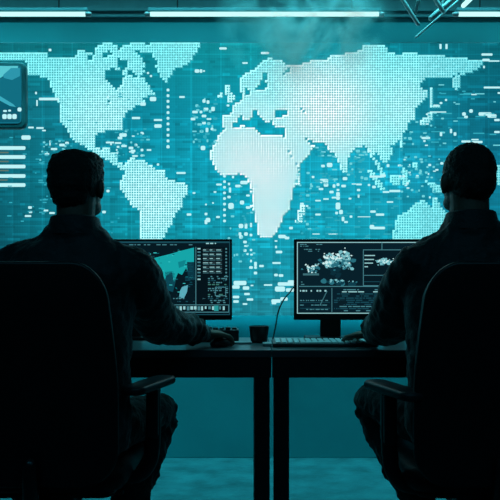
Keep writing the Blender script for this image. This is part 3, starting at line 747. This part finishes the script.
def person(name_label, X, shL, shR, elL, elR, wrL, wrR, hdL, hdR, kneeL, kneeR, anL, anR, hc, yaw, jm, hair_fn, pelvis_y=2.0, chest_y=2.05, collar_z=1.165, wr=0, traps=None, bulk=1.0, girth=1.0):
    t = thing('person', name_label, 'person', (X, pelvis_y, 0))
    V = Vector
    pel = V((X, pelvis_y, .555)); nk = V((hc.x, hc.y-.012, 0))
    def ring(cx, cy, z, a, bb, n=28, e=2.3):
        pts = []
        for k in range(n):
            th = 2*math.pi*k/n; c_, s_ = math.cos(th), math.sin(th)
            pts.append(V((cx+a*math.copysign(abs(c_)**(2/e), c_), cy+bb*math.copysign(abs(s_)**(2/e), s_), z)))
        return pts
    sx = (shL.x+shR.x)/2
    # --- body, one continuous surface
    b = nb()
    loft(b, [ring(X, pelvis_y, .485, .11, .09), ring(X, pelvis_y, .53, .145, .10), ring(X, pelvis_y+.005, .65, .135, .09), ring((X+sx)/2, pelvis_y+.02, .80, .135, .09), ring(sx, chest_y, .95, .155, .10), ring(sx, chest_y, 1.05, .145, .085), ring(nk.x, chest_y, 1.10, .09, .06)])
    tube(b, [(nk.x, chest_y-.005, 1.04), (nk.x, nk.y-.012, 1.16), (hc.x, hc.y-.015, hc.z-.02)], [.066, .056, .058], 20)
    for sh, el, w, hd, sg in ((shL, elL, wrL, hdL, -1), (shR, elR, wrR, hdR, 1)):
        tube(b, [V((sx+sg*.05, chest_y, 1.05)), sh], [.05, .05], 14)
        pp, ra = smoothpath([sh, sh.lerp(el, .5), el, el.lerp(w, .4), w], [.05, .046, .038, .036, .024]); tube(b, pp, ra, 14)
        f = hd[0]; up = V((0, 0, 1)); ts = V((-sg, 0, 0)) if hd[1] is None else hd[1]
        hand(b, w, f, ts, up, hd[2])
    for sg, kn, an in ((-1, kneeL, anL), (1, kneeR, anR)):
        hp = V((X+sg*.09, pelvis_y, .555))
        pp, ra = smoothpath([hp, hp.lerp(kn, .5), kn, kn.lerp(an, .35), an], [.07, .06, .048, .048, .034]); tube(b, pp, ra, 14)
        tube(b, [V((an.x, an.y-.03, .045)), V((an.x+sg*.02, an.y+.13, .035))], [.03, .028], 12)
    head(b, hc, yaw)
    body = fin(remesh(b, .0042, 2), 'body', M['skin'], t)
    rz = Matrix.Rotation(yaw, 3, 'Z')
    for s in (-1, 1):
        b = nb(); ellipsoid(b, hc+rz @ V((s*.030, .0765, .010)), (.0105, .0105, .0095), rz, 16, 12)
        b.faces.ensure_lookup_table()
        for f in b.faces:
            if (rz.transposed() @ (f.calc_center_median()-(hc+rz @ V((s*.030, .0765, .010))))).y > .0082: f.material_index = 1
        fin(b, 'eye', [M['eye'], M['iris']], t)
    # --- hair
    b = nb(); hair_fn(b, hc, rz); hb = remesh(b, .0045, 2, [('CLOUDS', .012, .008)])
    fin(hb, 'hair', M['hair'], t)
    # --- jacket
    b = nb()
    loft(b, [ring(X, pelvis_y, .495, .165, .12), ring(X, pelvis_y, .56, .178*girth, .125), ring(X, pelvis_y+.005, .66, .172*girth, .118), ring((X+sx)/2, pelvis_y+.02, .80, .178*girth, .122), ring(sx, chest_y-.01, .93, .194*girth, .130), ring(sx, chest_y-.01, 1.02, .200, .122), ring(sx*.7+nk.x*.3, chest_y-.005, 1.075, .172, .105), ring(nk.x, chest_y-.005, 1.115, .115, .085), ring(nk.x, nk.y-.02, collar_z, .072, .075), ring(nk.x, nk.y-.018, collar_z+.012, .068, .071)])
    for sh, el, w, sg in ((shL, elL, wrL, -1), (shR, elR, wrR, 1)):
        tz = (traps or {}).get(sg, 1.105)
        tube(b, [V((nk.x+sg*.03, chest_y-.01, tz)), V(((nk.x+sh.x)/2+sg*.02, chest_y-.005, (tz+sh.z+.012)/2-.008)), sh], [.048, .060, .070], 16)
        pp, ra = smoothpath([sh, sh.lerp(el, .45), el, el.lerp(w, .45), w-(w-el).normalized()*.012], [.072, .066*bulk, .062*bulk, .054*bulk, .037]); tube(b, pp, ra, 16)
        # cloth folds bunched at the elbow and along the sleeve
        rf = random.Random(int(sh.x*1000))
        for base, tip, n, r0 in ((sh, el, 5, .066*bulk), (el, w, 6, .053*bulk)):
            ax = (tip-base).normalized(); s1, u1 = basis(ax)
            for i in range(n):
                cpt = base.lerp(tip, .15+.75*i/n); tl = rf.uniform(-.5, .5); rr2 = r0*(1-.12*i/n)
                pts = [cpt+(s1*math.cos(a)+u1*math.sin(a))*rr2*.93+ax*tl*.05*math.sin(a) for a in [2*math.pi*k/18 for k in range(18)]]
                a0 = rf.randint(0, 17); pts = (pts+pts)[a0:a0+13]
                tube(b, pts, [.004]+[.0085]*(len(pts)-2)+[.004], 8)
        tube(b, [w-(w-el).normalized()*.060, w-(w-el).normalized()*.018], [.038, .037], 16)
    jk = fin(remesh(b, .007, 2, [('CLOUDS', .07, .020), ('CLOUDS', .022, .008)]), 'jacket', jm, t)
    # collar as its own band
    b = nb(); n = 28
    for k0, z0, z1, r0 in ((0, collar_z-.03, collar_z+.022, .072),):
        ro = [ring(nk.x, nk.y-.016, z0, r0+.012, r0+.012, n), ring(nk.x, nk.y-.016, z1, r0-.002, r0+.002, n), ring(nk.x, nk.y-.016, z1+.004, r0-.008, r0-.004, n), ring(nk.x, nk.y-.016, z0, r0-.004, r0, n)]
        vs = [[b.verts.new(p) for p in r] for r in ro]
        for i in range(4):
            A, B = vs[i], vs[(i+1) % 4]
            for j in range(n): b.faces.new((A[j], A[(j+1) % n], B[(j+1) % n], B[j]))
    fin(b, 'collar', jm, jk)
    # --- trousers
    b = nb()
    loft(b, [ring(X, pelvis_y+.01, .478, .14, .11), ring(X, pelvis_y+.01, .50, .17, .13), ring(X, pelvis_y, .60, .160, .11), ring(X, pelvis_y, .66, .15, .10)])
    for sg, kn, an in ((-1, kneeL, anL), (1, kneeR, anR)):
        hp = V((X+sg*.085, pelvis_y, .558))
        sh_ = kn.lerp(an, .35)+V((0, -.015, 0))
        pp, ra = smoothpath([hp, hp.lerp(kn, .5), kn, sh_, an+V((0, 0, .03))], [.080, .074, .060, .062, .052]); tube(b, pp, ra, 16)
        ax = (an-kn).normalized(); s1, u1 = basis(ax); rf = random.Random(7+sg)
        for i in range(9):
            cpt = kn.lerp(an, -.04+.075*i); tl = rf.uniform(-.9, .9); rr2 = .058
            pts = [cpt+(s1*math.cos(a)+u1*math.sin(a))*rr2+ax*tl*.04*math.sin(a) for a in [2*math.pi*k/18 for k in range(18)]]
            a0 = rf.randint(0, 17); pts = (pts+pts)[a0:a0+12]
            tube(b, pts, [.004]+[.010]*(len(pts)-2)+[.004], 8)
    fin(remesh(b, .007, 2, [('CLOUDS', .05, .020), ('CLOUDS', .018, .009)]), 'trousers', M['trousers'], t)
    # --- boots
    for sg, an in ((-1, anL), (1, anR)):
        b = nb()
        tube(b, [V((an.x, an.y, an.z+.10)), V((an.x, an.y, an.z-.02))], [.050, .046], 16)
        tube(b, [V((an.x, an.y-.035, .046)), V((an.x+sg*.01, an.y+.06, .045)), V((an.x+sg*.02, an.y+.15, .040))], [.042, .046, .038], 16)
        bt = fin(remesh(b, .006, 2), 'boot', M['boot'], t)
        b = nb(); rslab(b, T(an.x+sg*.008, an.y+.055, .013), .098, .29, .024, .045, .004, 8)
        fin(b, 'sole', M['plastic'], bt)
    return t

V = Vector
def hair_short(b, c, rz):          # fuller crop with flat top
    def at(x, y, z): return c+rz @ V((x, y, z))
    ellipsoid(b, at(0, -.016, .040), (.0805, .092, .070), rz)
    ellipsoid(b, at(0, -.028, .010), (.0775, .080, .072), rz)
    ellipsoid(b, at(0, -.002, .074), (.062, .082, .036), rz)
    ellipsoid(b, at(0, -.050, -.030), (.058, .048, .048), rz)
    for s in (-1, 1):
        ellipsoid(b, at(s*.068, -.006, .035), (.0125, .040, .040), rz)
        ellipsoid(b, at(s*.045, .0, .075), (.028, .07, .028), rz)
def hair_buzz(b, c, rz):
    def at(x, y, z): return c+rz @ V((x, y, z))
    ellipsoid(b, at(0, -.012, .032), (.0755, .092, .084), rz)
    ellipsoid(b, at(0, -.034, -.005), (.067, .075, .070), rz)
    for s in (-1, 1): ellipsoid(b, at(s*.058, -.008, .034), (.0135, .034, .030), rz)

# man on the left
LX = P(75.5, 0, 2.05).x
person('short-haired man in a dark jacket, seen from behind, typing at the map monitor', LX,
       P(6, 271, 2.05), P(136, 272, 2.05), V((-.83, 2.20, .86)), P(158, 323, 2.28), V((-.66, 2.50, .795)), P(203, 333, 2.52),
       (V((.10, 1, -.10)), None, 1.0), (V((.66, .80, -.10)), V((-.8, .6, 0)), 1.25),
       V((-.76, 2.40, .535)), P(162, 413, 2.42), V((-.72, 2.22, .10)), V((P(108, 0, 2.20).x, 2.20, .10)),
       P(77.5, 187, 2.07), R(-10), M['jacket'], hair_short, collar_z=1.160, traps={-1: 1.105, 1: 1.095}, bulk=1.12)
# man on the right
person('shaven-headed man in a black jacket, seen from behind, sitting at the cloud monitor', P(468, 0, 2.05).x,
       P(417, 267, 2.05), V((.85, 2.02, 1.085)), P(393, 320, 2.27), V((.96, 2.20, .88)), P(373, 334, 2.50), V((.86, 2.48, .80)),
       (V((-.62, 1, -.12)), V((1, .4, 0)), 1.1), (V((-.05, 1, -.10)), None, 1.0),
       P(370, 401, 2.40), V((.89, 2.40, .535)), V((.625, 2.20, .10)), V((.85, 2.22, .10)),
       P(467.5, 182, 2.07), R(7), M['jacket2'], hair_buzz, collar_z=1.175, traps={-1: 1.120, 1: 1.135}, bulk=1.28, girth=1.12)

# ------------------------------------------------------------------ light, world, camera
def area(name, loc, target, sx, sy, power, col, spread=180):
    l = bpy.data.lights.new(name, 'AREA'); l.shape = 'RECTANGLE'; l.size = sx; l.size_y = sy; l.energy = power; l.color = col; l.spread = R(spread)
    o = bpy.data.objects.new(name, l); C.objects.link(o); o.location = loc
    o.rotation_euler = (Vector(target)-Vector(loc)).to_track_quat('-Z', 'Y').to_euler()
area('added_wall_wash', (0, 3.2, 3.14), (0, 3.9, .4), 5.5, .2, 34, (.14, .9, 1), 86)  # added out of frame to brighten the back wall, no fixture known
area('added_room_fill', (0, .2, 3.12), (0, 2.2, .8), 3.5, .6, 7, (.12, .7, 1))  # weak unseen fill, added to lift the dark jackets and the room
w = bpy.data.worlds.new('World'); bpy.context.scene.world = w; w.use_nodes = True
w.node_tree.nodes['Background'].inputs['Color'].default_value = (.02, .06, .09, 1)
w.node_tree.nodes['Background'].inputs['Strength'].default_value = .1

cam = bpy.data.cameras.new('camera'); co = bpy.data.objects.new('camera', cam); C.objects.link(co)
co.location = (0, 0, H); co.rotation_euler = (R(90), 0, 0)
cam.sensor_width = 36; cam.lens = F/500*36; cam.shift_y = (YH-250)/500; cam.clip_start = .05
bpy.context.scene.camera = co
vs = bpy.context.scene.view_settings
vs.view_transform = 'Standard'; vs.look = 'None'; vs.gamma = 1; vs.use_curve_mapping = False; vs.exposure = 0
